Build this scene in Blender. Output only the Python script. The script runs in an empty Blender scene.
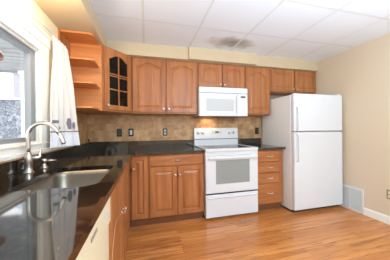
import bpy, bmesh, math, random
from mathutils import Vector, Matrix
random.seed(7)
PI = math.pi
scene = bpy.context.scene
COL = scene.collection

# ------------------------------------------------------------------ camera
def make_camera():
    yaw, pitch, roll = 0.2512, -0.0036, -0.0098
    fwd = Vector((math.sin(yaw) * math.cos(pitch), math.cos(yaw) * math.cos(pitch), math.sin(pitch)))
    right = Vector((math.cos(yaw), -math.sin(yaw), 0))
    up = right.cross(fwd)
    r2 = math.cos(roll) * right + math.sin(roll) * up
    u2 = -math.sin(roll) * right + math.cos(roll) * up
    cam = bpy.data.cameras.new('camera')
    cam.sensor_width = 36
    cam.lens = 189.67 / 390 * 36
    cam.clip_start = 0.02
    o = bpy.data.objects.new('camera', cam)
    m = Matrix((r2, u2, -fwd)).transposed().to_4x4()
    m.translation = Vector((0.8099, -2.9841, 1.1834))
    o.matrix_world = m
    COL.objects.link(o)
    scene.camera = o
make_camera()

# ------------------------------------------------------------------ world, lights, exposure
scene.view_settings.view_transform = 'Standard'
scene.view_settings.look = 'None'
scene.view_settings.gamma = 1
scene.view_settings.exposure = 0.0
w = bpy.data.worlds.new('sky')
scene.world = w
w.use_nodes = True
w.node_tree.nodes['Background'].inputs[0].default_value = (0.97, 0.98, 1.0, 1)
w.node_tree.nodes['Background'].inputs[1].default_value = 4.2

def area(name, loc, rot, sx, sy, power, color=(1, 1, 1)):
    l = bpy.data.lights.new(name, 'AREA')
    l.shape = 'RECTANGLE'
    l.size, l.size_y = sx, sy
    l.energy = power
    l.color = color
    o = bpy.data.objects.new(name, l)
    o.location = loc
    o.rotation_euler = rot
    COL.objects.link(o)
    return o
# two fill lights added behind the camera, and the warm lamp over the sink
def bulb(name, loc, radius, power, color):
    l = bpy.data.lights.new(name, 'POINT')
    l.energy = power; l.color = color; l.shadow_soft_size = radius
    o = bpy.data.objects.new(name, l); o.location = loc
    COL.objects.link(o)
COOL = (0.58, 0.79, 1.0)
bulb('room_fill', (2.3, -4.0, 1.75), 0.2, 110, COOL)  # added fill without a fixture, lights the whole room evenly
area('ceiling_fill', (1.9, -3.4, 1.1), (PI, 0, 0), 0.45, 0.45, 125, COOL)  # unseen upward fill, added to brighten the ceiling
bulb('sink_lamp', (0.20, -1.62, 2.08), 0.05, 12, (1.0, 0.82, 0.58))

# ------------------------------------------------------------------ materials
def srgb(r, g, b):
    f = lambda c: (c / 255 / 12.92) if c / 255 <= 0.04045 else ((c / 255 + 0.055) / 1.055) ** 2.4
    return (f(r), f(g), f(b), 1)

class NT:
    def __init__(s, name):
        s.m = bpy.data.materials.new(name)
        s.m.use_nodes = True
        s.t = s.m.node_tree
        s.b = s.t.nodes['Principled BSDF']
    def n(s, typ, **kw):
        nd = s.t.nodes.new(typ)
        for k, v in kw.items():
            if k.startswith('_'):
                setattr(nd, k[1:], v)
            else:
                nd.inputs[k].default_value = v
        return nd
    def l(s, a, b): s.t.links.new(a, b)
    def coords(s, scale=(1, 1, 1), rot=(0, 0, 0), loc=(0, 0, 0)):
        tc = s.n('ShaderNodeTexCoord')
        mp = s.n('ShaderNodeMapping')
        mp.inputs['Scale'].default_value = scale
        mp.inputs['Rotation'].default_value = rot
        mp.inputs['Location'].default_value = loc
        s.l(tc.outputs['Object'], mp.inputs[0])
        return mp.outputs[0]
    def ramp(s, fac, stops):
        r = s.n('ShaderNodeValToRGB')
        cr = r.color_ramp
        while len(cr.elements) < len(stops): cr.elements.new(0.5)
        for e, (p_, c) in zip(cr.elements, stops):
            e.position = p_; e.color = c
        s.l(fac, r.inputs[0])
        return r.outputs[0]
    def bump(s, h, strength=0.2, dist=0.01):
        b = s.n('ShaderNodeBump', Strength=strength, Distance=dist)
        s.l(h, b.inputs['Height'])
        s.l(b.outputs[0], s.b.inputs['Normal'])
    def mix(s, fac, a, b, mode='MIX'):
        m = s.n('ShaderNodeMix', _data_type='RGBA', _blend_type=mode)
        for sock, v in ((m.inputs[0], fac), (m.inputs[6], a), (m.inputs[7], b)):
            if isinstance(v, (int, float, tuple)): sock.default_value = v
            else: s.l(v, sock)
        return m.outputs[2]

def plain(name, col, rough=0.5, metal=0.0, noise=0.0, coat=0.0):
    t = NT(name)
    t.b.inputs['Roughness'].default_value = rough
    t.b.inputs['Metallic'].default_value = metal
    t.b.inputs['Coat Weight'].default_value = coat
    nz = t.n('ShaderNodeTexNoise', Scale=6.0, Detail=3.0)
    t.l(t.coords(), nz.inputs['Vector'])
    k = noise
    c0 = tuple(max(0, c * (1 - k)) for c in col[:3]) + (1,)
    c1 = tuple(min(1, c * (1 + k)) for c in col[:3]) + (1,)
    t.l(t.ramp(nz.outputs[0], [(0.3, c0), (0.7, c1)]), t.b.inputs['Base Color'])
    return t.m

def wood(name, c_dark, c_mid, c_light, along='z', rough=0.40):
    t = NT(name)
    sc = {'z': (14, 14, 1.1), 'x': (1.1, 14, 14), 'y': (14, 1.1, 14)}[along]
    v = t.coords(sc)
    oi = t.n('ShaderNodeObjectInfo')
    add = t.n('ShaderNodeVectorMath', _operation='ADD')
    sc2 = t.n('ShaderNodeVectorMath', _operation='SCALE')
    cmb = t.n('ShaderNodeCombineXYZ')
    t.l(oi.outputs['Random'], cmb.inputs[0]); t.l(oi.outputs['Random'], cmb.inputs[1]); t.l(oi.outputs['Random'], cmb.inputs[2])
    t.l(cmb.outputs[0], sc2.inputs[0]); sc2.inputs['Scale'].default_value = 40
    t.l(v, add.inputs[0]); t.l(sc2.outputs[0], add.inputs[1])
    n1 = t.n('ShaderNodeTexNoise', Scale=1.0, Detail=5.0, Roughness=0.6, Distortion=0.6)
    n2 = t.n('ShaderNodeTexNoise', Scale=6.0, Detail=3.0, Roughness=0.6)
    t.l(add.outputs[0], n1.inputs['Vector']); t.l(add.outputs[0], n2.inputs['Vector'])
    base = t.ramp(n1.outputs[0], [(0.28, c_dark), (0.5, c_mid), (0.75, c_light)])
    grain = t.ramp(n2.outputs[0], [(0.3, (0.82, 0.78, 0.74, 1)), (0.6, (1, 1, 1, 1))])
    t.l(t.mix(0.6, base, grain, 'MULTIPLY'), t.b.inputs['Base Color'])
    t.b.inputs['Roughness'].default_value = rough
    t.b.inputs['Coat Weight'].default_value = 0.06
    t.b.inputs['Coat Roughness'].default_value = 0.25
    return t.m

M = {}
WD, WM, WL = srgb(153, 90, 46), srgb(179, 112, 62), srgb(196, 130, 79)
M['wood'] = wood('maple_upright_grain', WD, WM, WL, 'z')
M['wood_h'] = wood('maple_level_grain', WD, WM, WL, 'x')
M['wood_in'] = wood('maple_inside', srgb(190, 112, 56), srgb(214, 136, 74), srgb(228, 156, 94), 'x')
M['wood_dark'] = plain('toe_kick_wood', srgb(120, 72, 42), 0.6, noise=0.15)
M['white'] = plain('white_enamel', srgb(226, 227, 229), 0.22, coat=0.3)
M['white_side'] = plain('white_textured_steel', srgb(242, 242, 241), 0.42)
M['white_plastic'] = plain('white_plastic', srgb(228, 228, 226), 0.4)
M['offwhite'] = plain('grey_white_plastic', srgb(214, 214, 212), 0.4)
M['cream'] = plain('almond_plastic', srgb(236, 222, 186), 0.35, noise=0.02)
M['trim'] = plain('white_trim_paint', srgb(250, 244, 234), 0.4)
M['black'] = plain('black_plastic', (0.012, 0.012, 0.012, 1), 0.3)
M['black_glass'] = plain('black_ceramic_glass', (0.010, 0.011, 0.012, 1), 0.16)
M['oven_glass'] = plain('grey_oven_glass', srgb(148, 154, 152), 0.12, coat=0.4)
M['mw_glass'] = plain('pale_screened_glass', srgb(200, 202, 202), 0.18, coat=0.3)
M['ring'] = plain('grey_burner_ring', srgb(92, 94, 96), 0.25)
M['green_display'] = plain('green_display', srgb(60, 92, 60), 0.2)
M['nickel'] = plain('brushed_nickel', srgb(212, 207, 198), 0.28, 1.0, noise=0.05)
M['steel'] = plain('brushed_steel', srgb(150, 141, 128), 0.42, 1.0, noise=0.05)
M['grey_frame'] = plain('grey_vinyl', srgb(152, 154, 155), 0.5)
M['string'] = plain('tan_cord', srgb(206, 152, 96), 0.8)
M['grille'] = plain('grey_painted_metal', srgb(222, 222, 220), 0.5)
M['plate_tan'] = plain('brown_plate', srgb(160, 145, 122), 0.4)
M['slot'] = plain('dark_slot', srgb(70, 62, 54), 0.5)
M['porch_paint'] = plain('grey_porch_boards', srgb(150, 151, 150), 0.7, noise=0.05)
M['brown_glass'] = plain('brown_lamp_glass', srgb(110, 66, 36), 0.2)
M['siding'] = plain('pale_lilac_siding', srgb(146, 143, 152), 0.8)
M['snow'] = plain('pale_snowy_ground', srgb(215, 225, 236), 0.9, noise=0.08)
M['bottle_glass'] = plain('dark_brown_glass', srgb(48, 34, 26), 0.15)

def paint(name, col):
    t = NT(name)
    nz = t.n('ShaderNodeTexNoise', Scale=220.0, Detail=2.0)
    t.l(t.coords(), nz.inputs['Vector'])
    t.bump(nz.outputs[0], 0.06, 0.002)
    t.b.inputs['Base Color'].default_value = col
    t.b.inputs['Roughness'].default_value = 0.7
    return t.m
M['paint'] = paint('beige_wall_paint', srgb(222, 202, 174))
M['paint_soffit'] = paint('cream_soffit_paint', srgb(209, 189, 156))
M['paint_left'] = paint('cream_wall_paint', srgb(240, 224, 190))

def granite():
    t = NT('dark_brown_granite')
    v = t.coords((1, 1, 1))
    n1 = t.n('ShaderNodeTexNoise', Scale=13.0, Detail=8.0, Roughness=0.7, Distortion=1.6)
    n2 = t.n('ShaderNodeTexNoise', Scale=48.0, Detail=5.0, Roughness=0.7)
    t.l(v, n1.inputs['Vector']); t.l(v, n2.inputs['Vector'])
    a = t.ramp(n1.outputs[0], [(0.38, srgb(8, 8, 8)), (0.52, srgb(22, 19, 17)), (0.60, srgb(44, 34, 27)), (0.74, srgb(92, 72, 54))])
    b = t.ramp(n2.outputs[0], [(0.50, (0, 0, 0, 1)), (0.60, srgb(70, 54, 40)), (0.74, srgb(150, 122, 92))])
    t.l(t.mix(0.45, a, b, 'SCREEN'), t.b.inputs['Base Color'])
    t.b.inputs['Roughness'].default_value = 0.06
    t.b.inputs['IOR'].default_value = 1.8
    return t.m
M['granite'] = granite()

def tile():
    t = NT('tumbled_travertine_tile')
    tc = t.n('ShaderNodeTexCoord')
    sp = t.n('ShaderNodeSeparateXYZ'); t.l(tc.outputs['Object'], sp.inputs[0])
    sm = t.n('ShaderNodeMath', _operation='SUBTRACT')
    t.l(sp.outputs[0], sm.inputs[0]); t.l(sp.outputs[1], sm.inputs[1])
    cb = t.n('ShaderNodeCombineXYZ'); t.l(sm.outputs[0], cb.inputs[0]); t.l(sp.outputs[2], cb.inputs[1])
    br = t.n('ShaderNodeTexBrick', Scale=1.0)
    br.offset = 0.5
    br.inputs['Brick Width'].default_value = 0.104
    br.inputs['Row Height'].default_value = 0.098
    br.inputs['Mortar Size'].default_value = 0.0022
    br.inputs['Mortar Smooth'].default_value = 0.4
    br.inputs['Bias'].default_value = -0.1
    br.inputs['Color1'].default_value = srgb(188, 148, 106)
    br.inputs['Color2'].default_value = srgb(224, 188, 140)
    br.inputs['Mortar'].default_value = srgb(204, 176, 136)
    t.l(cb.outputs[0], br.inputs['Vector'])
    nz = t.n('ShaderNodeTexNoise', Scale=14.0, Detail=6.0, Roughness=0.65)
    t.l(cb.outputs[0], nz.inputs['Vector'])
    mod = t.ramp(nz.outputs[0], [(0.3, srgb(190, 166, 146)), (0.5, srgb(238, 224, 206)), (0.7, srgb(255, 248, 234))])
    t.l(t.mix(0.85, br.outputs['Color'], mod, 'MULTIPLY'), t.b.inputs['Base Color'])
    t.b.inputs['Roughness'].default_value = 0.5
    t.bump(br.outputs['Fac'], -0.4, 0.003)
    return t.m
M['tile'] = tile()

def floor_mat():
    t = NT('oak_strip_floor')
    v = t.coords()
    br = t.n('ShaderNodeTexBrick', Scale=1.0)
    br.offset = 0.37; br.offset_frequency = 3
    br.inputs['Brick Width'].default_value = 1.15
    br.inputs['Row Height'].default_value = 0.06
    br.inputs['Mortar Size'].default_value = 0.0011
    br.inputs['Bias'].default_value = 0.0
    br.inputs['Color1'].default_value = srgb(200, 126, 64)
    br.inputs['Color2'].default_value = srgb(225, 154, 88)
    br.inputs['Mortar'].default_value = srgb(118, 66, 28)
    t.l(v, br.inputs['Vector'])
    # shift the grain from strip to strip
    sp = t.n('ShaderNodeSeparateXYZ'); t.l(v, sp.inputs[0])
    dv = t.n('ShaderNodeMath', _operation='DIVIDE'); t.l(sp.outputs[1], dv.inputs[0]); dv.inputs[1].default_value = 0.06
    fl = t.n('ShaderNodeMath', _operation='FLOOR'); t.l(dv.outputs[0], fl.inputs[0])
    ml = t.n('ShaderNodeMath', _operation='MULTIPLY'); t.l(fl.outputs[0], ml.inputs[0]); ml.inputs[1].default_value = 7.31
    cb = t.n('ShaderNodeCombineXYZ'); t.l(sp.outputs[0], cb.inputs[0]); t.l(sp.outputs[1], cb.inputs[1]); t.l(ml.outputs[0], cb.inputs[2])
    mp = t.n('ShaderNodeMapping'); mp.inputs['Scale'].default_value = (2.2, 26, 1); t.l(cb.outputs[0], mp.inputs[0])
    nz = t.n('ShaderNodeTexNoise', Scale=1.0, Detail=6.0, Roughness=0.62, Distortion=1.0)
    t.l(mp.outputs[0], nz.inputs['Vector'])
    g = t.ramp(nz.outputs[0], [(0.34, srgb(164, 130, 104)), (0.46, srgb(236, 224, 208)), (0.7, srgb(255, 252, 246))])
    t.l(t.mix(0.8, br.outputs['Color'], g, 'MULTIPLY'), t.b.inputs['Base Color'])
    t.b.inputs['Roughness'].default_value = 0.3
    t.b.inputs['Coat Weight'].default_value = 0.25
    t.b.inputs['Coat Roughness'].default_value = 0.2
    return t.m
M['floor'] = floor_mat()

def ceiling_mat():
    t = NT('fissured_ceiling_tile')
    tc = t.n('ShaderNodeTexCoord')
    sub = t.n('ShaderNodeVectorMath', _operation='SUBTRACT'); t.l(tc.outputs['Object'], sub.inputs[0]); sub.inputs[1].default_value = (1.93, -0.66, 0)
    mul = t.n('ShaderNodeVectorMath', _operation='MULTIPLY'); t.l(sub.outputs[0], mul.inputs[0]); mul.inputs[1].default_value = (2.5, 5.5, 0)
    nz = t.n('ShaderNodeTexNoise', Scale=9.0, Detail=5.0); t.l(tc.outputs['Object'], nz.inputs['Vector'])
    off = t.n('ShaderNodeVectorMath', _operation='ADD'); t.l(mul.outputs[0], off.inputs[0]); t.l(nz.outputs['Color'], off.inputs[1])
    of2 = t.n('ShaderNodeVectorMath', _operation='SUBTRACT'); t.l(off.outputs[0], of2.inputs[0]); of2.inputs[1].default_value = (0.5, 0.5, 0.5)
    ln = t.n('ShaderNodeVectorMath', _operation='LENGTH'); t.l(of2.outputs[0], ln.inputs[0])
    c = t.ramp(ln.outputs['Value'], [(0.0, srgb(146, 140, 132)), (0.40, srgb(184, 180, 174)), (1.0, srgb(238, 242, 247))])
    t.l(c, t.b.inputs['Base Color'])
    n2 = t.n('ShaderNodeTexNoise', Scale=90.0, Detail=4.0); t.l(tc.outputs['Object'], n2.inputs['Vector'])
    t.bump(n2.outputs[0], 0.12, 0.004)
    t.b.inputs['Roughness'].default_value = 0.9
    return t.m
M['ceiling'] = ceiling_mat()
M['tbar'] = plain('ceiling_bar_white', srgb(226, 226, 226), 0.9)

def stone():
    t = NT('grey_blue_fieldstone')
    vo = t.n('ShaderNodeTexVoronoi', Scale=9.0)
    v = t.coords(); t.l(v, vo.inputs['Vector'])
    nz = t.n('ShaderNodeTexNoise', Scale=22.0, Detail=6.0); t.l(v, nz.inputs['Vector'])
    a = t.ramp(vo.outputs['Color'], [(0.1, srgb(108, 114, 124)), (0.6, srgb(140, 145, 152)), (0.9, srgb(172, 176, 182))])
    b = t.ramp(nz.outputs[0], [(0.35, srgb(110, 116, 130)), (0.65, (1, 1, 1, 1))])
    t.l(t.mix(0.8, a, b, 'MULTIPLY'), t.b.inputs['Base Color'])
    t.b.inputs['Roughness'].default_value = 0.9
    return t.m
M['stone'] = stone()

def glass(name, tint, gloss=0.08):
    t = NT(name)
    tr = t.n('ShaderNodeBsdfTransparent'); tr.inputs[0].default_value = tint
    gl = t.n('ShaderNodeBsdfGlossy', Roughness=0.02)
    mx = t.n('ShaderNodeMixShader')
    mx.inputs[0].default_value = gloss
    t.l(tr.outputs[0], mx.inputs[1]); t.l(gl.outputs[0], mx.inputs[2])
    t.l(mx.outputs[0], t.t.nodes['Material Output'].inputs[0])
    return t.m
M['glass'] = glass('clear_window_glass', (0.97, 0.98, 0.98, 1), 0.04)
M['dark_glass'] = glass('smoked_cabinet_glass', (0.42, 0.40, 0.29, 1), 0.035)

def cloth():
    t = NT('sheer_white_cotton')
    df = t.n('ShaderNodeBsdfDiffuse'); df.inputs[0].default_value = srgb(254, 250, 244)
    tl = t.n('ShaderNodeBsdfTranslucent'); tl.inputs[0].default_value = srgb(252, 251, 248)
    mx = t.n('ShaderNodeMixShader'); mx.inputs[0].default_value = 0.4
    wv = t.n('ShaderNodeTexNoise', Scale=300.0); t.l(t.coords(), wv.inputs['Vector'])
    bp_ = t.n('ShaderNodeBump', Strength=0.1, Distance=0.002); t.l(wv.outputs[0], bp_.inputs['Height']); t.l(bp_.outputs[0], df.inputs['Normal'])
    t.l(df.outputs[0], mx.inputs[1]); t.l(tl.outputs[0], mx.inputs[2])
    t.l(mx.outputs[0], t.t.nodes['Material Output'].inputs[0])
    return t.m
M['cloth'] = cloth()
M['thread_blue'] = plain('blue_thread', srgb(70, 76, 132), 0.9)
M['thread_red'] = plain('dark_red_thread', srgb(128, 44, 58), 0.9)
M['thread_grey'] = plain('grey_thread', srgb(120, 116, 128), 0.9)
M['cloth_band'] = plain('grey_lilac_band', srgb(230, 229, 233), 0.9)

# ------------------------------------------------------------------ mesh helpers
class MB:
    def __init__(s):
        s.bm = bmesh.new()
    def box(s, x0, x1, y0, y1, z0, z1):
        v = [s.bm.verts.new((x, y, z)) for x in (x0, x1) for y in (y0, y1) for z in (z0, z1)]
        for f in ((0, 1, 3, 2), (4, 6, 7, 5), (0, 4, 5, 1), (2, 3, 7, 6), (0, 2, 6, 4), (1, 5, 7, 3)):
            s.bm.faces.new([v[i] for i in f])
        return s
    def prism(s, pts, axis, a0, a1):
        def P(u, v, a):
            return {'x': (a, u, v), 'y': (u, a, v), 'z': (u, v, a)}[axis]
        A = [s.bm.verts.new(P(u, v, a0)) for u, v in pts]
        B = [s.bm.verts.new(P(u, v, a1)) for u, v in pts]
        s.bm.faces.new(A); s.bm.faces.new(B[::-1])
        n = len(pts)
        for i in range(n):
            s.bm.faces.new((A[i], B[i], B[(i + 1) % n], A[(i + 1) % n]))
        return s
    def rings(s, rings, close=True, cap=(True, True)):
        R = [[s.bm.verts.new(p) for p in r] for r in rings]
        n = len(R[0])
        for a, b in zip(R, R[1:]):
            for i in range(n if close else n - 1):
                s.bm.faces.new((a[i], a[(i + 1) % n], b[(i + 1) % n], b[i]))
        if cap[0]: s.bm.faces.new(R[0][::-1])
        if cap[1]: s.bm.faces.new(R[-1])
        return s
    def lathe(s, prof, c, axis='z', n=20):
        rings = []
        for r, h in prof:
            ring = []
            for i in range(n):
                a = 2 * PI * i / n
                u, v = r * math.cos(a), r * math.sin(a)
                d = {'z': (u, v, h), '-y': (u, -h, v), 'x': (h, u, v), '-x': (-h, u, v)}[axis]
                ring.append((c[0] + d[0], c[1] + d[1], c[2] + d[2]))
            rings.append(ring)
        return s.rings(rings)
    def tube(s, path, r, n=12):
        path = [Vector(q) for q in path]
        rs = r if isinstance(r, (list, tuple)) else [r] * len(path)
        rings = []
        ref = None
        for i, q in enumerate(path):
            t = (path[min(i + 1, len(path) - 1)] - path[max(i - 1, 0)]).normalized()
            if ref is None:
                ref = t.orthogonal().normalized()
            ref = (ref - t * ref.dot(t)).normalized()
            b = t.cross(ref)
            rings.append([q + rs[i] * (math.cos(2 * PI * k / n) * ref + math.sin(2 * PI * k / n) * b) for k in range(n)])
        return s.rings(rings)

ORG = {}
def build(name, mb, mat, parent=None, loc=None, rz=0.0, local=False, bevel=0.0, smooth=False, seg=2):
    """loc: world position of the object's origin; verts are given in world space unless local."""
    bm = mb.bm
    bmesh.ops.recalc_face_normals(bm, faces=bm.faces)
    po_ = ORG[parent.name] if parent else Vector((0, 0, 0))
    if loc is None:
        loc = po_ if not local else Vector((0, 0, 0))
    loc = Vector(loc)
    if not local:
        bmesh.ops.translate(bm, vec=-loc, verts=bm.verts)
    me = bpy.data.meshes.new(name)
    bm.to_mesh(me); bm.free()
    for m_ in (mat if isinstance(mat, (list, tuple)) else [mat]):
        me.materials.append(m_)
    if smooth:
        for f in me.polygons: f.use_smooth = True
    o = bpy.data.objects.new(name, me)
    COL.objects.link(o)
    o.parent = parent
    o.location = loc if (local or not parent) else loc - po_
    o.rotation_euler = (0, 0, rz)
    ORG[o.name] = loc if not local else (po_ + loc)
    if bevel:
        b = o.modifiers.new('edges', 'BEVEL')
        b.width = bevel; b.segments = seg; b.limit_method = 'ANGLE'; b.angle_limit = math.radians(40)
    return o

def thing(name, label, cat, loc, group=None):
    o = bpy.data.objects.new(name, None)
    o.empty_display_size = 0.1
    COL.objects.link(o)
    o.location = loc
    ORG[o.name] = Vector(loc)
    tag(o, label, cat, group)
    return o
def tag(o, label, cat, group=None, kind=None):
    o['label'] = label; o['category'] = cat
    if group: o['group'] = group
    if kind: o['kind'] = kind
    return o
def struct(name, mb, mat, label=None, parent=None, bevel=0, cat=None):
    o = build(name, mb, mat, parent, bevel=bevel)
    if not parent:
        o['kind'] = 'structure'
        if label: o['label'] = label
        o['category'] = cat or name.split('_')[0]
    return o
def bx(*a): return MB().box(*a)

# ------------------------------------------------------------------ room shell
W, HC, HT, UB = 3.67, 2.326, 2.162, 1.406
YB = -6.0
struct('floor', bx(-0.15, W + 0.15, YB, 0.15, -0.08, 0), M['floor'], 'honey oak strip floor with planks running along the cabinets', cat='floor')
cl = struct('ceiling', bx(-0.15, W + 0.15, YB, 0.15, HC, HC + 0.08), M['ceiling'], 'white dropped ceiling of square tiles with one grey water stain', cat='ceiling')
g = MB()
for gx in (0.18, 0.79, 1.40, 2.01, 2.62, 3.23):
    g.box(gx - 0.011, gx + 0.011, YB, -0.05, HC - 0.0010, HC + 0.001)
for k in range(-1, 9):
    gy = -0.94 - 0.61 * k
    g.box(0.01, W - 0.01, gy - 0.011, gy + 0.011, HC - 0.0008, HC + 0.001)
build('ceiling_grid', g, M['tbar'], cl)
struct('wall_back', bx(-0.15, W + 0.15, 0, 0.15, 0, HC), M['paint'], 'back wall behind the cabinets', cat='wall')
struct('wall_right', bx(W, W + 0.15, YB, 0, 0, HC), M['paint'], 'bare beige wall beside the fridge', cat='wall')
WY0, WY1, WZ0, WZ1 = -2.75, -1.255, 1.09, 1.81       # window opening in the left wall
wl = MB().box(-0.08, 0, WY1, 0, 0, HC).box(-0.08, 0, YB, WY0, 0, HC).box(-0.08, 0, WY0, WY1, 0, WZ0).box(-0.08, 0, WY0, WY1, WZ1, HC)
struct('wall_left', wl, M['paint_left'], 'cream wall around the window over the sink', cat='wall')
struct('wall_front', bx(-0.15, W + 0.15, YB - 0.15, YB, 0, HC), M['paint'], 'wall facing the cabinets', cat='wall')
# soffit, an L above the cabinets with a thicker middle section
sf = MB().box(0, 1.392, -0.387, 0, HT, HC).box(1.392, 2.45, -0.425, 0, HT - 0.002, HC).box(2.45, W, -0.368, 0, HT, HC).box(0, 0.345, YB, -0.387, HT, HC)
struct('trim_1', sf, M['paint_soffit'], 'cream boxed soffit running above the wall cabinets', cat='soffit', bevel=0.002)
bb = MB().box(W - 0.016, W, YB, -1.06, 0, 0.092).box(W - 0.011, W, YB, -1.06, 0.092, 0.102)
struct('baseboard_right', bb, M['trim'], 'white baseboard along the beige wall', cat='baseboard', bevel=0.003)
struct('wall_back_tile', MB().box(0.0, 2.772, -0.010, 0, 0.90, UB), M['tile'], 'tan tumbled stone tile backsplash under the wall cabinets', cat='backsplash')
struct('wall_left_tile', MB().box(0.0, 0.010, -0.62, -0.0101, 0.90, UB), M['tile'], 'tan stone tile between the curtain and the corner', cat='backsplash')

# window with frame, sash, pane, sill
wn = thing('window_1', 'white cased window above the sink', 'window', (0, WY1, WZ0))
wn['kind'] = 'structure'
c = MB()
c.box(0, 0.018, WY1, WY1 + 0.14, WZ0 - 0.05, WZ1 + 0.065)
c.box(0, 0.018, WY0 - 0.085, WY0, WZ0 - 0.02, WZ1 + 0.07)
c.box(0, 0.020, WY0 - 0.085, WY1 + 0.14, WZ1, WZ1 + 0.065)
c.box(0, 0.026, WY0 - 0.10, WY1 + 0.145, WZ1 + 0.065, WZ1 + 0.14)
c.box(0, 0.034, WY0 - 0.10, WY1 + 0.15, WZ1 + 0.14, WZ1 + 0.165)
build('window_casing', c, M['trim'], wn, bevel=0.003)
c = MB()
c.box(-0.085, -0.001, WY1 - 0.010, WY1 - 0.0005, WZ0, WZ1).box(-0.085, -0.001, WY0 + 0.0005, WY0 + 0.016, WZ0, WZ1)
c.box(-0.085, -0.001, WY0 + 0.016, WY1 - 0.010, WZ1 - 0.016, WZ1).box(-0.085, -0.001, WY0 + 0.016, WY1 - 0.010, WZ0, WZ0 + 0.016)
build('window_jamb', c, M['trim'], wn)
c = MB()
a0, a1, b0, b1 = WY0 + 0.016, WY1 - 0.010, WZ0 + 0.016, WZ1 - 0.016
for (xa, xb, t) in ((-0.070, -0.012, 0.012), (-0.060, -0.018, 0.052)):
    c.box(xa, xb, a1 - t, a1, b0, b1).box(xa, xb, a0, a0 + t, b0, b1).box(xa, xb, a0 + t, a1 - t, b0, b0 + t * 0.6).box(xa, xb, a0 + t, a1 - t, b1 - t * 0.6, b1)
build('sash', c, M['grey_frame'], wn, bevel=0.002)
build('window_pane', bx(-0.042, -0.038, a0 + 0.05, a1 - 0.05, b0 + 0.03, b1 - 0.03), M['glass'], wn)
c = MB().box(-0.055, 0.024, WY0 - 0.1, WY1 + 0.1, WZ0 - 0.012, WZ0).box(0, 0.016, WY0 - 0.09, WY1 + 0.10, WZ0 - 0.05, WZ0 - 0.012).box(0, 0.034, WY0 - 0.1, WY1 + 0.55, WZ0 - 0.077, WZ0 - 0.05)
build('window_sill', c, M['trim'], wn, bevel=0.003)

# ------------------------------------------------------------------ outdoors beyond the window
struct('ground_outside', bx(-14, -0.16, -8, 16, -0.5, -0.4), M['snow'], 'pale ground outside', cat='ground')
pc = MB().box(-4.6, -0.16, -6, 1.72, 2.42, 2.5)
for k in range(16):
    pc.box(-4.6, -0.16, 1.72 - 0.18 * k - 0.012, 1.72 - 0.18 * k, 2.414, 2.42)
pc.box(-4.6, -0.16, 1.70, 1.76, 2.38, 2.56)
struct('roof_outside', pc, M['porch_paint'], 'grey boarded porch roof outside the window', cat='porch roof')
t = thing('garden_wall', 'mottled blue grey stone wall outside the window', 'wall', (-4.5, 5.0, -0.4))
build('stonework', bx(-11, -0.1, 4.6, 5.2, -0.4, 2.22), M['stone'], t)
build('coping', bx(-11.05, -0.05, 4.55, 5.25, 2.22, 2.30), M['snow'], t, bevel=0.02)
t = thing('porch_post', 'slim white post holding the porch roof outside the window', 'post', (-1.63, 1.66, -0.4))
build('shaft', bx(-1.66, -1.60, 1.63, 1.69, -0.3, 2.36), M['white_plastic'], t, bevel=0.005)
build('base', bx(-1.70, -1.56, 1.59, 1.73, -0.4, -0.28), M['white_plastic'], t, bevel=0.005)
build('capital', bx(-1.69, -1.57, 1.60, 1.69, 2.34, 2.414), M['white_plastic'], t, bevel=0.005)
t = thing('garden_house', 'pale lilac house wall glimpsed beyond the stone wall', 'house', (-6.32, 11, -0.4))
build('siding_wall', bx(-6.65, -6.0, 10.3, 12, -0.4, 4.6), M['siding'], t)
build('roof', MB().prism([(-6.85, 4.6), (-5.8, 4.6), (-6.32, 5.2)], 'y', 10.1, 12.2), M['snow'], t)
t = thing('porch_lamp', 'brown glass globe lamp under the grey porch roof', 'lamp', (-1.36, 0.54, 2.414))
build('stem', MB().lathe([(0.05, -0.012), (0.05, 0), (0.012, 0), (0.012, -0.03)][::1], (-1.36, 0.54, 2.412), 'z', 14), M['nickel'], t, smooth=True)
build('globe', MB().lathe([(0.02, -0.16), (0.045, -0.15), (0.065, -0.12), (0.068, -0.09), (0.05, -0.05), (0.03, -0.03), (0.012, -0.028)], (-1.36, 0.54, 2.412), 'z', 18), M['brown_glass'], t, smooth=True)

# ------------------------------------------------------------------ cabinet parts
def door_mb(w_, h_, rise=0.0, t=0.02, fr=0.055, glass_hole=False, field=True):
    """raised panel door in its own frame: x 0..w, z 0..h, back y=0, front y=-t"""
    mb = MB(); bm = mb.bm
    N = 14
    def contour(ins):
        x0, x1, z0 = fr + ins, w_ - fr - ins, fr + ins
        zs = h_ - fr - ins - rise              # spring line
        pts = [(x0, z0), (x1, z0)]
        for k in range(N + 1):
            u = k / N
            x = x1 + (x0 - x1) * u
            e = min(u, 1 - u) * 2
            s_ = 0 if rise == 0 else (0 if e < 0.16 else math.sin((e - 0.16) / 0.84 * PI / 2) ** 1.0)
            pts.append((x, zs + rise * s_))
        return pts
    inner = contour(0)
    outer = [(0, 0), (w_, 0)] + [((w_ if k == 0 else 0 if k == N else inner[2 + k][0]), h_) for k in range(N + 1)]
    ring = lambda pts, y: [bm.verts.new((x, y, z)) for x, z in pts]
    n = len(inner)
    e = 0.004
    shrink = lambda pts: [(min(max(x, e), w_ - e), min(max(z, e), h_ - e)) for x, z in pts]
    seq = [ring(outer, 0), ring(outer, -t + e), ring(shrink(outer), -t), ring(inner, -t)]
    if glass_hole:
        seq.append(ring(inner, 0))
        seq.append(seq[0])
    else:
        seq.append(ring(contour(0.006), -t + 0.010))
        seq.append(ring(contour(0.014), -t + 0.010))
        if field:
            seq.append(ring(contour(0.040), -t + 0.001))
    for a, b in zip(seq, seq[1:]):
        for i in range(n):
            j = (i + 1) % n
            bm.faces.new((a[i], a[j], b[j], b[i]))
    if not glass_hole:
        bm.faces.new(seq[-1]); bm.faces.new(seq[0][::-1])
    return mb

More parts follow.
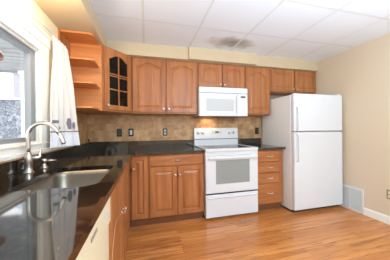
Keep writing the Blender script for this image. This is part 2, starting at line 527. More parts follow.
def knob(door, x, z, t=0.02):
    build('knob', MB().lathe([(0.009, 0), (0.006, 0.004), (0.005, 0.013), (0.013, 0.018), (0.017, 0.024), (0.0145, 0.030), (0.006, 0.032)], (x, -t, z), '-y', 16), M['nickel'], door, local=True, smooth=True)

def pull(door, x, z, span=0.085, t=0.02, name='pull'):
    pts = []
    for k in range(13):
        u = k / 12
        pts.append((x - span / 2 + span * u, -t - 0.026 * math.sin(PI * u) ** 0.7, z))
    rr = [0.0045 + 0.0045 * math.sin(PI * k / 12) for k in range(13)]
    mb = MB().tube(pts, rr, 10)
    for s in (-1, 1):
        mb.lathe([(0.009, 0), (0.009, 0.003), (0.005, 0.006)], (x + s * span / 2, -t, z), '-y', 12)
    build(name, mb, M['nickel'], door, local=True, smooth=True)

def add_door(cab, x, y, z, w_, h_, rise=0.0, rz=0.0, name='door', mat=None, **kw):
    return build(name, door_mb(w_, h_, rise, **kw), mat or M['wood'], cab, loc=Vector((x, y, z)) , rz=rz) if False else _door(cab, x, y, z, w_, h_, rise, rz, name, mat or M['wood'], kw)
def _door(cab, x, y, z, w_, h_, rise, rz, name, mat, kw):
    mb = door_mb(w_, h_, rise, **kw)
    o = build(name, mb, mat, cab, loc=Vector((x, y, z)) - ORG[cab.name], rz=rz, local=True)
    return o

def carcass(x0, x1, yf, z0, z1, yb=-0.011):
    """closed box with a face frame standing 2 mm proud"""
    return MB().box(x0, x1, yf + 0.004, yb, z0, z1).box(x0, x1, yf, yf + 0.004, z0, z1)

UF = -0.31                               # face of wall cabinets, doors reach -0.33
G1 = 'maple wall cabinets under the soffit'
# two-door arched cabinet over the counter
cab = thing('wall_cabinet', 'maple wall cabinet with two tall arched doors, between glass corner cabinet and microwave', 'cabinet', (1.08, -0.15, UB), G1)
build('body', carcass(0.622, 1.538, UF, UB, HT - 0.001), M['wood'], cab, bevel=0.002)
dw = (1.538 - 0.622 - 0.03 - 0.018) / 2
for k, xx in enumerate((0.637, 0.637 + dw + 0.018)):
    d_ = add_door(cab, xx, UF, UB + 0.018, dw, HT - UB - 0.036, 0.045)
    knob(d_, dw - 0.028 if k == 0 else 0.028, 0.045)
# over the microwave
cab = thing('wall_cabinet', 'short maple wall cabinet directly above the white microwave', 'cabinet', (1.92, -0.15, 1.80), G1)
build('body', carcass(1.540, 2.300, UF, 1.80, HT - 0.003), M['wood'], cab, bevel=0.002)
dw = (0.76 - 0.03 - 0.016) / 2
for k, xx in enumerate((1.555, 1.555 + dw + 0.016)):
    d_ = add_door(cab, xx, UF, 1.812, dw, HT - 1.80 - 0.030, 0.03, fr=0.05)
    knob(d_, dw - 0.026 if k == 0 else 0.026, 0.03)
# tall single door
cab = thing('wall_cabinet', 'tall maple wall cabinet with one arched door, between microwave and fridge', 'cabinet', (2.53, -0.15, UB), G1)
build('body', carcass(2.302, 2.755, UF, UB, HT - 0.003), M['wood'], cab, bevel=0.002)
d_ = add_door(cab, 2.318, UF, UB + 0.016, 0.42, HT - UB - 0.034, 0.05, fr=0.06)
# over the fridge
cab = thing('wall_cabinet', 'wide low maple wall cabinet above the white fridge', 'cabinet', (3.2, -0.15, 1.782), G1)
build('body', carcass(2.757, W - 0.002, UF, 1.782, HT - 0.001), M['wood'], cab, bevel=0.002)
dw = (W - 2.757 - 0.032 - 0.016) / 2
for k, xx in enumerate((2.773, 2.773 + dw + 0.016)):
    d_ = add_door(cab, xx, UF, 1.796, dw, HT - 1.782 - 0.030, 0.0, fr=0.05)
    knob(d_, dw - 0.028 if k == 0 else 0.028, 0.035)
# diagonal corner cabinet with a glass door
cab = thing('wall_cabinet', 'diagonal corner wall cabinet with an arched divided glass door', 'cabinet', (0.25, -0.25, UB), G1)
E = 0.62; Dp = 0.333
foot = [(0.011, -0.011), (E, -0.011), (E, -Dp), (Dp, -E), (0.011, -E)]
b = MB()
b.prism(foot, 'z', UB, UB + 0.018).prism(foot, 'z', HT - 0.019, HT - 0.001)
b.box(0.011, 0.023, -E, -0.011, UB + 0.018, HT - 0.019).box(0.023, E, -0.023, -0.011, UB + 0.018, HT - 0.019)
b.box(E - 0.018, E, -Dp, -0.023, UB + 0.018, HT - 0.019).box(0.023, Dp, -E, -E + 0.018, UB + 0.018, HT - 0.019)
ang = math.atan2(E - Dp, E - Dp)
L = (E - Dp) * math.sqrt(2)
ux, uy = math.cos(ang), math.sin(ang)
def dpt(s_, n_): return (Dp + ux * s_ + uy * n_, -E + uy * s_ - ux * n_)      # n_ outward
for (s0, s1) in ((0, 0.03), (L - 0.03, L)):
    b.prism([dpt(s0, 0), dpt(s1, 0), dpt(s1, -0.018), dpt(s0, -0.018)], 'z', UB + 0.018, HT - 0.019)
for (z0, z1) in ((UB + 0.018, UB + 0.045), (HT - 0.05, HT - 0.019)):
    b.prism([dpt(0.03, 0), dpt(L - 0.03, 0), dpt(L - 0.03, -0.018), dpt(0.03, -0.018)], 'z', z0, z1)
build('body', b, M['wood'], cab)
for zz in (1.66, 1.91):
    build('shelf', MB().prism([(0.024, -0.024), (E - 0.02, -0.024), (E - 0.02, -Dp - 0.01), (Dp + 0.01, -E + 0.03), (0.024, -E + 0.03)], 'z', zz, zz + 0.016), M['wood_in'], cab)
gx0, gy0 = dpt(0.014, 0.0015)
gw, gh = L - 0.028, HT - UB - 0.036
gd = add_door(cab, gx0, gy0, UB + 0.018, gw, gh, 0.055, rz=ang, fr=0.058, glass_hole=True)
iw = gw - 0.116
arch = []
for k in range(15):
    u = k / 14; e = min(u, 1 - u) * 2
    s_ = 0 if e < 0.16 else math.sin((e - 0.16) / 0.84 * PI / 2)
    arch.append((0.056 + (iw + 0.004) * (1 - u), gh - 0.058 - 0.055 + 0.055 * s_ + 0.002))
build('glass', MB().prism([(0.056, 0.056), (gw - 0.056, 0.056)] + arch, 'y', -0.010, -0.006), M['dark_glass'], gd, local=True)
mu = MB().box(gw / 2 - 0.008, gw / 2 + 0.008, -0.018, -0.004, 0.055, gh - 0.060)
for zz in (0.245, 0.405, 0.43):
    mu.box(0.055, gw - 0.055, -0.017, -0.0035, zz - 0.007, zz + 0.007)
build('muntins', mu, M['wood'], gd, local=True, bevel=0.002)
knob(gd, 0.028, 0.05)

# open end shelf between curtain and corner cabinet
cab = thing('open_shelf', 'open maple end shelf with curved boards beside the white curtain', 'shelf', (0.15, -0.75, UB))
build('back_panel', bx(0.016, 0.325, -0.640, -0.6215, UB, HT - 0.002), M['wood_in'], cab)
build('wall_panel', bx(0.0005, 0.015, -0.90, -0.6215, UB, HT - 0.002), M['wood'], cab)
def qshelf(z0, z1):
    x0, x1, yb, yf, r = 0.0155, 0.305, -0.6405, -0.895, 0.055
    pts = [(x0, yb), (x0, yf), (x1 - r, yf)]
    for k in range(1, 10):
        a = -PI / 2 + PI / 2 * k / 9
        pts.append((x1 - r + r * math.cos(a), yf + r + r * math.sin(a)))
    pts.append((x1, yb))
    return MB().prism(pts, 'z', z0, z1)
for zz in (UB, 1.652, 1.885, HT - 0.022):
    build('shelf_board', qshelf(zz, zz + 0.019), M['wood_in'], cab, bevel=0.002)

# ------------------------------------------------------------------ base cabinets
BF = -0.59                               # face frame, doors to -0.61
CT, CB = 0.914, 0.884
G2 = 'maple base cabinets under the dark counter'
def base_body(cab, x0, x1, toe=True):
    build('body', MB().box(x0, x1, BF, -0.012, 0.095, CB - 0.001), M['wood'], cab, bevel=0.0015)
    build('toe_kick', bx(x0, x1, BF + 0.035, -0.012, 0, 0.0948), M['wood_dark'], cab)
cab = thing('base_cabinet', 'narrow single-door maple base cabinet in the inner corner', 'cabinet', (0.73, -0.3, 0), G2)
base_body(cab, 0.612, 0.829)
d_ = add_door(cab, 0.634, BF, 0.108, 0.185, 0.755, 0.0, fr=0.046)
knob(d_, 0.02, 0.61)
cab = thing('base_cabinet', 'maple base cabinet with one drawer over two doors beside the stove', 'cabinet', (1.19, -0.3, 0), G2)
base_body(cab, 0.830, 1.538)
d_ = build('drawer', bx(0, 0.686, -0.02, 0, 0, 0.128), M['wood_h'], cab, loc=Vector((0.842, BF, 0.735)) - ORG[cab.name], local=True, bevel=0.005)
pull(d_, 0.343, 0.064, 0.095)
for k, xx in enumerate((0.842, 0.842 + 0.348)):
    d_ = add_door(cab, xx, BF, 0.108, 0.338, 0.612, 0.0, fr=0.055)
    knob(d_, 0.338 - 0.024 if k == 0 else 0.024, 0.505)
cab = thing('base_cabinet', 'maple stack of four drawers between stove and fridge', 'cabinet', (2.53, -0.3, 0), G2)
base_body(cab, 2.304, 2.757)
for z0, z1 in ((0.712, 0.862), (0.552, 0.702), (0.402, 0.542), (0.115, 0.392)):
    d_ = build('drawer', bx(0, 0.365, -0.02, 0, 0, z1 - z0), M['wood_h'], cab, loc=Vector((2.318, BF, z0)) - ORG[cab.name], local=True, bevel=0.004)
    pull(d_, 0.215, (z1 - z0) / 2, 0.085)
# sink cabinet on the left run, doors face +x
cab = thing('base_cabinet', 'maple sink cabinet with two doors tied by a cord, next to the dishwasher', 'cabinet', (0.3, -1.3, 0), G2)
build('body', MB().box(0.012, 0.59, -1.893, -0.612, 0.0, 0.64).box(0.572, 0.59, -1.893, -0.612, 0.64, CB - 0.001).box(0.012, 0.572, -0.75, -0.612, 0.64, CB - 0.001).box(0.012, 0.572, -1.893, -1.878, 0.64, CB - 0.001), M['wood'], cab)
for k, (ya, yb) in enumerate(((-1.885, -1.325), (-1.315, -0.625))):
    d_ = add_door(cab, 0.5905, ya, 0.02, yb - ya, 0.85, 0.0, rz=PI / 2, fr=0.06)
    knob(d_, yb - ya - 0.03 if k == 0 else 0.03, 0.500)
# narrow cabinet past the dishwasher carries the counter's end
cab = thing('base_cabinet', 'plain maple base cabinet end past the dishwasher', 'cabinet', (0.3, -2.65, 0), G2)
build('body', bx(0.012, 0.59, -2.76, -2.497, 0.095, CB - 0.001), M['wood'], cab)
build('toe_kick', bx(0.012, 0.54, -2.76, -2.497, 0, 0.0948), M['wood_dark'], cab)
d_ = add_door(cab, 0.5905, -2.75, 0.108, 0.24, 0.755, 0.0, rz=PI / 2, fr=0.05)
knob(d_, 0.03, 0.6)

# dishwasher
dwr = thing('dishwasher', 'cream built-in dishwasher under the granite counter', 'dishwasher', (0.3, -2.19, 0))
build('tub', bx(0.03, 0.585, -2.49, -1.898, 0.09, 0.68), M['cream'], dwr)
build('toe_panel', bx(0.5, 0.545, -2.488, -1.9, 0, 0.0895), M['black'], dwr)
build('door', bx(0.5855, 0.612, -2.49, -1.898, 0.10, 0.695), M['cream'], dwr, bevel=0.006)
cp = build('control_panel', bx(0.5855, 0.622, -2.49, -1.898, 0.702, 0.868), M['cream'], dwr, bevel=0.008)
build('latch', MB().box(0.6225, 0.6255, -2.27, -2.19, 0.798, 0.812), M['plate_tan'], cp, bevel=0.003)
for y_ in (-2.00, -2.03, -2.06):
    build('button', bx(0.6225, 0.6265, y_ - 0.011, y_ + 0.011, 0.775, 0.80), M['offwhite'], cp, bevel=0.001)
build('dial', MB().lathe([(0.022, 0.0), (0.022, 0.012), (0.018, 0.016)], (0.6225, -2.40, 0.79), 'x', 20), M['offwhite'], cp, smooth=False)

# cord looped over the two knobs
kx = 0.6105 + 0.016
cord = [(kx, -1.335, 0.527), (kx + 0.004, -1.320, 0.535), (kx, -1.300, 0.528), (kx - 0.002, -1.320, 0.512), (kx, -1.355, 0.514), (0.628, -1.45, 0.545), (0.624, -1.58, 0.590), (0.621, -1.70, 0.605), (0.621, -1.78, 0.575), (0.621, -1.85, 0.50), (0.621, -1.875, 0.42), (0.621, -1.878, 0.36)]
def smooth_path(P, n=6):
    P = [Vector(q) for q in P]; out = []
    for i in range(len(P) - 1):
        p0, p1, p2, p3 = P[max(i - 1, 0)], P[i], P[i + 1], P[min(i + 2, len(P) - 1)]
        for k in range(n):
            t = k / n
            out.append(0.5 * ((2 * p1) + (p2 - p0) * t + (2 * p0 - 5 * p1 + 4 * p2 - p3) * t * t + (3 * p1 - p0 - 3 * p2 + p3) * t ** 3))
    return out + [P[-1]]
tag(build('door_cord', MB().tube(smooth_path(cord), 0.0022, 8), M['string'], loc=(kx, -1.32, 0.52), smooth=True), 'thin tan cord looped over the two sink cabinet knobs', 'cord')

# ------------------------------------------------------------------ countertop, sink, tap
SX0, SX1, SY0, SY1, SR = 0.185, 0.570, -1.965, -1.405, 0.07
def counter_mb():
    xs = [0.0, SX0, SX1, 0.648, 1.538]
    ys = [-2.77, SY0, SY1, -0.648, 0.0]
    mb = MB(); bm = mb.bm
    inc = lambda i, j: 0 <= i < 4 and 0 <= j < 4 and not (i == 1 and j == 1) and (i < 3 or j == 3)
    V = {}
    def v(i, j, z):
        if (i, j, z) not in V: V[(i, j, z)] = bm.verts.new((xs[i] + (0.0005 if i == 0 else 0), ys[j] - (0.0105 if j == 4 else 0), z))
        return V[(i, j, z)]
    for i in range(4):
        for j in range(4):
            if not inc(i, j): continue
            bm.faces.new([v(i, j, CT), v(i + 1, j, CT), v(i + 1, j + 1, CT), v(i, j + 1, CT)])
            bm.faces.new([v(i, j, CB), v(i, j + 1, CB), v(i + 1, j + 1, CB), v(i + 1, j, CB)])
            for (di, dj, a, b_) in ((-1, 0, (0, 0), (0, 1)), (1, 0, (1, 1), (1, 0)), (0, -1, (1, 0), (0, 0)), (0, 1, (0, 1), (1, 1))):
                if not inc(i + di, j + dj):
                    p_, q_ = (i + a[0], j + a[1]), (i + b_[0], j + b_[1])
                    bm.faces.new([v(*p_, CT), v(*q_, CT), v(*q_, CB), v(*p_, CB)])
    for cx_, cy_, sx, sy in ((SX0, SY0, 1, 1), (SX1, SY0, -1, 1), (SX1, SY1, -1, -1), (SX0, SY1, 1, -1)):
        pts = [(cx_, cy_)]
        for k in range(9):
            a = PI / 2 * k / 8
            pts.append((cx_ + sx * SR * (1 - math.sin(a)), cy_ + sy * SR * (1 - math.cos(a))))
        mb.prism(pts, 'z', CB, CT)
    return mb
ctop = thing('countertop', 'dark polished granite corner counter running from sink to stove', 'countertop', (0.4, -0.4, CB))
build('slab', counter_mb(), M['granite'], ctop)
build('upstand', MB().box(0.0105, 0.030, -0.0305, -0.0105, CT + 0.0002, 1.012).box(0.0005, 0.030, -2.77, -0.6205, CT + 0.0002, 1.004).box(0.0105, 0.030, -0.6205, -0.0305, CT + 0.0002, 1.012).box(0.030, 1.538, -0.0305, -0.0105, CT + 0.0002, 1.018), M['granite'], ctop)
build('ledge_strip', bx(0.0005, 0.031, -2.77, -0.6205, 1.0045, 1.010), M['string'], ctop)
ctop = thing('countertop', 'short dark granite counter over the drawers beside the fridge', 'countertop', (2.53, -0.4, CB))
build('slab', bx(2.304, 2.765, -0.648, -0.0105, CB, CT), M['granite'], ctop, bevel=0.002)
build('upstand', bx(2.304, 2.765, -0.0305, -0.0105, CT + 0.0002, 1.018), M['granite'], ctop)

snk = thing('sink', 'undermount stainless steel sink below the window', 'sink', (0.38, -1.685, 0.69))
def rrect(ins, z, r):
    x0, x1, y0, y1 = SX0 + ins, SX1 - ins, SY0 + ins, SY1 - ins
    pts = []
    for cx_, cy_, a0_ in ((x1 - r, y1 - r, 0), (x0 + r, y1 - r, 90), (x0 + r, y0 + r, 180), (x1 - r, y0 + r, 270)):
        for k in range(9):
            a = math.radians(a0_ + 90 * k / 8)
            pts.append((cx_ + r * math.cos(a), cy_ + r * math.sin(a), z))
    return pts
so = build('basin', MB().rings([rrect(-0.012, CB - 0.002, 0.08), rrect(0.004, CB - 0.002, SR), rrect(0.008, CB - 0.03, SR), rrect(0.014, 0.72, SR), rrect(0.03, 0.70, SR), rrect(0.06, 0.692, 0.05)], cap=(False, True)), M['steel'], snk, smooth=True)
md = so.modifiers.new('gauge', 'SOLIDIFY'); md.thickness = 0.0015; md.offset = 1
build('drain', MB().lathe([(0.045, 0.0), (0.045, 0.003), (0.035, 0.004), (0.030, 0.001), (0.004, 0.001)], (0.38, -1.685, 0.6935), 'z', 24), M['nickel'], snk, smooth=True)

fx, fy = 0.070, -1.53
fct = thing('faucet', 'tall brushed nickel gooseneck faucet standing behind the sink', 'faucet', (fx, fy, CT))
build('base', MB().lathe([(0.030, 0.0005), (0.030, 0.006), (0.025, 0.010), (0.0205, 0.02), (0.0205, 0.05), (0.0225, 0.055), (0.0225, 0.10), (0.018, 0.118), (0.013, 0.13)], (fx, fy, CT), 'z', 24), M['nickel'], fct, smooth=True)
sp_ = [(fx, fy, CT + 0.12), (fx, fy, 1.08), (fx, fy, 1.15)]
R = 0.083
for k in range(1, 15):
    a = PI - (PI - 0.45) * k / 14
    sp_.append((fx + R + R * math.cos(a), fy, 1.152 + R * math.sin(a)))
sp_ += [(fx + 0.178, fy, 1.160)]
build('spout', MB().tube(sp_, 0.0118, 14), M['nickel'], fct, smooth=True)
build('spray_head', MB().tube([(fx + 0.176, fy, 1.165), (fx + 0.186, fy, 1.14), (fx + 0.198, fy, 1.105), (fx + 0.202, fy, 1.094)], [0.0125, 0.0135, 0.0150, 0.0145], 14), M['nickel'], fct, smooth=True)
build('lever_handle', MB().tube([(fx + 0.02, fy + 0.012, 1.002), (fx + 0.034, fy + 0.024, 1.006), (fx + 0.048, fy + 0.034, 1.010), (fx + 0.050, fy + 0.036, 1.045), (fx + 0.051, fy + 0.037, 1.062)], [0.013, 0.015, 0.012, 0.006, 0.005], 12), M['nickel'], fct, smooth=True)
dsp = thing('soap_dispenser', 'short nickel soap dispenser on the counter beside the faucet', 'soap dispenser', (0.088, -1.375, CT))
build('collar', MB().lathe([(0.024, 0.0005), (0.024, 0.006), (0.016, 0.012), (0.0145, 0.03)], (0.088, -1.375, CT), 'z', 18), M['nickel'], dsp, smooth=True)
build('pump', MB().lathe([(0.010, 0.03), (0.010, 0.036), (0.017, 0.038), (0.018, 0.060), (0.012, 0.066)], (0.088, -1.375, CT), 'z', 18), M['nickel'], dsp, smooth=True)
build('nozzle', MB().tube([(0.098, -1.372, CT + 0.05), (0.125, -1.36, CT + 0.051), (0.155, -1.345, CT + 0.047)], [0.007, 0.006, 0.005], 10), M['nickel'], dsp, smooth=True)

bt = thing('small_bottle', 'tiny dark bottle with a reed standing on the corner backsplash ledge', 'bottle', (0.020, -0.0205, 1.0185))
build('body', MB().lathe([(0.011, 0.0), (0.012, 0.004), (0.012, 0.03), (0.006, 0.038), (0.006, 0.048)], (0.0235, -0.0235, 1.0185), 'z', 14), M['bottle_glass'], bt, smooth=True)
build('reed', MB().tube([(0.0235, -0.0235, 1.06), (0.018, -0.05, 1.12)], 0.002, 6), M['string'], bt, smooth=True)

# ------------------------------------------------------------------ stove
rg = thing('stove', 'white electric stove with black glass top between the base cabinets', 'stove', (1.92, -0.35, 0))
RX0, RX1 = 1.543, 2.300
build('body', MB().box(RX0, RX1, -0.625, -0.03, 0.045, 0.885), M['white'], rg)
build('toe_panel', MB().box(RX0 + 0.02, RX1 - 0.02, -0.60, -0.05, 0.0, 0.0445), M['black'], rg)
ck = build('cooktop', MB().box(RX0 - 0.001, RX1 + 0.001, -0.672, -0.075, 0.8855, 0.921), M['white'], rg, bevel=0.008)
build('rim', MB().box(RX0 - 0.001, RX0 + 0.03, -0.672, -0.10, 0.9212, 0.931).box(RX1 - 0.03, RX1 + 0.001, -0.672, -0.10, 0.9212, 0.931).box(RX0 + 0.03, RX1 - 0.03, -0.672, -0.64, 0.9212, 0.929), M['white'], ck, bevel=0.003)
build('glass_top', bx(RX0 + 0.036, RX1 - 0.036, -0.628, -0.10, 0.9205, 0.9245), M['black_glass'], ck)
for (x_, y_, r_) in ((1.73, -0.49, 0.105), (2.11, -0.49, 0.085), (1.73, -0.23, 0.08), (2.11, -0.23, 0.1)):
    rings = []
    for rr, zz in ((r_, 0.9247), (r_, 0.9250), (r_ - 0.004, 0.9250), (r_ - 0.004, 0.9247)):
        rings.append([(x_ + rr * math.cos(2 * PI * k / 40), y_ + rr * math.sin(2 * PI * k / 40), zz) for k in range(40)])
    build('burner_ring', MB().rings(rings + [rings[0]], cap=(False, False)), M['ring'], ck)
bg = build('backguard', MB().prism([(-0.030, 0.90), (-0.075, 0.90), (-0.083, 1.035), (-0.068, 1.195), (-0.055, 1.205), (-0.030, 1.205)], 'x', RX0, RX1), M['white'], rg, bevel=0.006)
build('lower_band', MB().prism([(-0.0835, 1.020), (-0.0855, 1.020), (-0.0855, 1.030), (-0.0835, 1.030)], 'x', RX0 + 0.004, RX1 - 0.004), M['ring'], bg)
bgy = lambda z: -0.083 + (z - 1.035) / 0.16 * 0.015
for x_ in (1.61, 1.685, 2.145, 2.225):
    zz = 1.125
    build('knob', MB().lathe([(0.026, 0.0), (0.025, 0.006), (0.019, 0.009), (0.017, 0.026), (0.012, 0.029)], (x_, bgy(zz), zz), '-y', 20), M['offwhite'], bg, smooth=True)
dc = bx(1.84, 2.01, bgy(1.15) - 0.004, bgy(1.10) + 0.002, 1.098, 1.152)
dp_ = build('clock_panel', dc, M['offwhite'], bg, bevel=0.002)
build('display', bx(1.895, 1.955, -0.0835, -0.079, 1.122, 1.146), M['green_display'], dp_)
build('badge', bx(1.89, 1.96, -0.0845, -0.081, 0.965, 0.98), M['grille'], bg)
# front
build('vent_trim', MB().box(RX0, RX1, -0.655, -0.6255, 0.835, 0.885), M['white'], rg, bevel=0.003)
for k in range(9):
    x_ = RX0 + 0.06 + k * 0.08
    build('vent_slot', bx(x_ - 0.022, x_ + 0.022, -0.6565, -0.6545, 0.866, 0.874), M['grille'], rg)
od = build('oven_door', MB().box(RX0, RX1, -0.662, -0.6255, 0.345, 0.832), M['white'], rg, bevel=0.008)
build('oven_window', bx(1.682, 2.170, -0.6645, -0.660, 0.463, 0.772), M['oven_glass'], od, bevel=0.002)
hd = MB().box(RX0 + 0.03, RX1 - 0.03, -0.705, -0.688, 0.795, 0.822)
for x_ in (RX0 + 0.05, RX1 - 0.05):
    hd.box(x_ - 0.014, x_ + 0.014, -0.689, -0.660, 0.797, 0.820)
build('handle', hd, M['white'], od, bevel=0.005)
dr = build('drawer', MB().box(RX0, RX1, -0.660, -0.6255, 0.030, 0.325), M['white'], rg, bevel=0.008)
build('drawer_lip', MB().prism([(-0.6605, 0.272), (-0.672, 0.282), (-0.672, 0.29), (-0.6605, 0.298)], 'x', RX0 + 0.03, RX1 - 0.03), M['white'], dr)
build('seam', bx(RX0 + 0.004, RX1 - 0.004, -0.645, -0.6255, 0.3255, 0.3445), M['black'], rg)

# ------------------------------------------------------------------ microwave
mw = thing('microwave', 'white over-the-range microwave above the stove', 'microwave', (1.92, -0.2, 1.372))
MX0, MX1, MF = 1.541, 2.299, -0.375
build('body', bx(MX0, MX1, MF, -0.0105, 1.378, 1.798), M['white'], mw, bevel=0.003)
build('underside', bx(MX0 + 0.01, MX1 - 0.01, MF + 0.01, -0.02, 1.368, 1.3775), M['black'], mw)
vg = build('vent_grille', bx(MX0, MX1, -0.402, MF - 0.0005, 1.712, 1.790), M['white'], mw, bevel=0.004)
md_ = build('door', bx(MX0, 2.1325, -0.402, MF - 0.0005, 1.372, 1.705), M['white'], mw, bevel=0.006)
build('window_surround', bx(1.60, 2.10, -0.4035, -0.4015, 1.425, 1.645), M['white_plastic'], md_)
build('window', bx(1.64, 2.075, -0.4055, -0.4025, 1.447, 1.622), M['mw_glass'], md_, bevel=0.001)
build('handle', MB().box(2.108, 2.124, -0.428, -0.416, 1.42, 1.66).box(2.110, 2.122, -0.4165, -0.4015, 1.42, 1.44).box(2.110, 2.122, -0.4165, -0.4015, 1.64, 1.66), M['white'], md_, bevel=0.003)
cp = build('control_panel', bx(2.134, MX1, -0.402, MF - 0.0005, 1.372, 1.705), M['white'], mw, bevel=0.006)
build('display', bx(2.185, 2.262, -0.4035, -0.4015, 1.648, 1.672), M['black'], cp)
for i in range(3):
    for j in range(5):
        build('key', bx(2.165 + i * 0.042, 2.198 + i * 0.042, -0.4032, -0.4015, 1.42 + j * 0.04, 1.447 + j * 0.04), M['white_plastic'], cp)
lm = bpy.data.lights.new('cooktop_lamp', 'AREA'); lm.size = 0.12; lm.energy = 0.9; lm.color = (1, 0.66, 0.36)
lo = bpy.data.objects.new('cooktop_lamp', lm); lo.location = (1.78, -0.13, 1.364); COL.objects.link(lo)

# ------------------------------------------------------------------ fridge
fr = thing('fridge', 'white top-freezer fridge against the beige wall', 'fridge', (3.2, -0.4, 0))
FX0, FX1 = 2.776, 3.632
build('cabinet', bx(FX0, FX1, -0.735, -0.06, 0.03, 1.655), M['white_side'], fr, bevel=0.006)
build('kick_grille', bx(FX0 + 0.01, FX1 - 0.01, -0.74, -0.10, 0.0, 0.0295), M['slot'], fr)
build('gasket', bx(FX0 + 0.012, FX1 - 0.012, -0.744, -0.7355, 0.06, 1.65), M['grille'], fr)
d1 = build('freezer_door', bx(FX0, FX1, -0.803, -0.7445, 1.140, 1.668), M['white'], fr, bevel=0.014, seg=3)
d2 = build('fridge_door', bx(FX0, FX1, -0.803, -0.7445, 0.045, 1.130), M['white'], fr, bevel=0.014, seg=3)
def fhandle(door, z0, z1):
    x_ = FX0 + 0.040
    path = [(x_, -0.802, z0), (x_, -0.832, z0 + 0.03), (x_, -0.838, z0 + 0.08), (x_, -0.838, z1 - 0.08), (x_, -0.832, z1 - 0.03), (x_, -0.802, z1)]
    build('handle', MB().tube(smooth_path(path, 5), 0.009, 10), M['white'], door, smooth=True)
fhandle(d1, 1.155, 1.48)
fhandle(d2, 0.72, 1.115)
build('top_hinge', bx(FX1 - 0.09, FX1 - 0.02, -0.79, -0.70, 1.6685, 1.682), M['white_plastic'], fr, bevel=0.003)

# ------------------------------------------------------------------ wall plates
G3 = 'black plates along the tile backsplash'
def plate(x, label, kind):
    o = thing('wall_outlet' if kind != 'switch' else 'light_switch', label, 'outlet' if kind != 'switch' else 'switch', (x, -0.011, 1.145), G3)
    pl = build('plate', bx(x - 0.036, x + 0.036, -0.017, -0.0105, 1.088, 1.203), M['black'], o, bevel=0.002)
    if kind == 'switch':
        build('rocker', bx(x - 0.017, x + 0.017, -0.022, -0.0165, 1.112, 1.179), M['offwhite'], o, bevel=0.002)
    else:
        m_ = M['offwhite'] if kind == 'white' else M['slot']
        for zz in (1.168, 1.123):
            r_ = build('receptacle', bx(x - 0.017, x + 0.017, -0.0195, -0.0165, zz - 0.015, zz + 0.015), m_, o, bevel=0.003)
            build('slots', MB().box(x - 0.008, x - 0.005, -0.0202, -0.019, zz - 0.003, zz + 0.007).box(x + 0.005, x + 0.008, -0.0202, -0.019, zz - 0.003, zz + 0.007), M['black'], r_)
plate(0.427, 'all-dark outlet on the tile nearest the room corner', 'dark')
plate(0.590, 'pale rocker switch in a black plate below the arched doors', 'switch')
plate(1.092, 'pale outlet in a black plate just left of the stove', 'white')
plate(2.700, 'black outlet on the tile between stove and fridge', 'white2')
o = thing('wall_outlet', 'brown outlet low on the bare beige wall', 'outlet', (W, -1.345, 0.365))
build('plate', bx(W - 0.007, W, -1.381, -1.309, 0.308, 0.423), M['plate_tan'], o, bevel=0.002)
for zz in (0.388, 0.343):
    build('receptacle', bx(W - 0.0095, W - 0.0065, -1.362, -1.328, zz - 0.015, zz + 0.015), M['cream'], o, bevel=0.003)

# return air grille
vt = thing('air_vent', 'grey slatted air vent in a white frame beside the fridge', 'vent', (W, -0.92, 0))
y0, y1, z1 = -1.056, -0.70, 0.337
build('frame', MB().box(W - 0.014, W, y0, y1, 0.001, 0.034).box(W - 0.014, W, y0, y1, z1 - 0.026, z1).box(W - 0.014, W, y0, y0 + 0.026, 0.034, z1 - 0.026).box(W - 0.014, W, y1 - 0.026, y1, 0.034, z1 - 0.026), M['white_plastic'], vt, bevel=0.002)
build('divider', bx(W - 0.0145, W, -0.882, -0.866, 0.034, z1 - 0.026), M['white_plastic'], vt)
lv = MB()
for k in range(22):
    zz = 0.040 + k * 0.0122
    lv.prism([(W - 0.010, zz), (W - 0.010, zz + 0.002), (W - 0.001, zz + 0.0105), (W - 0.001, zz + 0.0085)], 'y', y0 + 0.026, -0.882)
    lv.prism([(W - 0.010, zz), (W - 0.010, zz + 0.002), (W - 0.001, zz + 0.0105), (W - 0.001, zz + 0.0085)], 'y', -0.866, y1 - 0.026)
build('louvers', lv, M['grille'], vt)

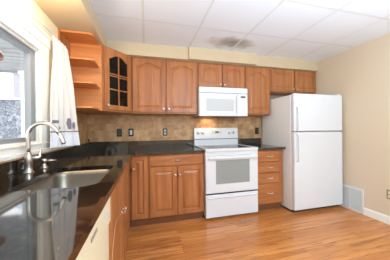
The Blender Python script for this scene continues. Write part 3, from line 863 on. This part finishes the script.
# ------------------------------------------------------------------ curtain and rod
RZ = 1.992
rd = thing('curtain_rod', 'slim white curtain rod above the window', 'curtain rod', (0.055, -1.9, RZ))
build('rod', MB().tube([(0.055, -2.95, RZ), (0.058, -0.935, RZ), (0.045, -0.918, RZ), (0.0005, -0.916, RZ)], 0.007, 10), M['white_plastic'], rd, smooth=True)
build('bracket', MB().box(0.0005, 0.055, -2.93, -2.91, RZ - 0.012, RZ - 0.0072).box(0.0005, 0.004, -2.94, -2.90, RZ - 0.03, RZ + 0.02), M['white_plastic'], rd)
def curtain():
    mb = MB(); bm = mb.bm
    NU, NV = 120, 110
    grid = []
    for j in range(NV + 1):
        v = j / NV
        z = RZ - 0.0085 + (1.040 - RZ + 0.0085) * v
        ya = -1.15 - 0.09 * v ** 0.8
        yb = -0.925
        row = []
        for i in range(NU + 1):
            u = i / NU
            amp = 0.005 + 0.011 * min(1, v * 2.5)
            ph = 2 * PI * (4.4 * u) + 0.8 * math.sin(3 * u + 2 * v)
            x = 0.062 + amp * math.sin(ph) + 0.005 * math.sin(13 * u + 5 * v) + u ** 1.7 * (0.018 + 0.095 * v)
            if v < 0.02: x = 0.060 + 0.006 * math.sin(ph) + 0.014 * u
            row.append(bm.verts.new((max(0.041, x), ya + (yb - ya) * u, z)))
        grid.append(row)
    def motif(u, z):
        # border bands and small sprigs embroidered above the hem
        if 1.170 < z < 1.183: return 1
        if z < 1.165: return 4
        for (mu_, mz, a, b_, m_) in ((0.22, 1.262, 0.085, 0.012, 3), (0.60, 1.225, 0.05, 0.03, 3), (0.72, 1.25, 0.035, 0.055, 3), (0.80, 1.205, 0.035, 0.022, 2), (0.86, 1.29, 0.018, 0.05, 3), (0.93, 1.235, 0.02, 0.035, 3), (0.42, 1.21, 0.03, 0.014, 3)):
            if ((u - mu_) / a) ** 2 + ((z - mz) / b_) ** 2 < 1: return m_
        return 0
    for j in range(NV):
        for i in range(NU):
            f = bm.faces.new((grid[j][i], grid[j][i + 1], grid[j + 1][i + 1], grid[j + 1][i]))
            f.material_index = motif((i + 0.5) / NU, grid[j][i].co.z)
    return mb
cu = build('curtain', curtain(), [M['cloth'], M['thread_blue'], M['thread_red'], M['thread_grey'], M['cloth_band']], loc=(0.062, -0.95, RZ), smooth=True)
md = cu.modifiers.new('weave', 'SOLIDIFY'); md.thickness = 0.001
tag(cu, 'white curtain with blue and red embroidered hem hanging beside the window', 'curtain')
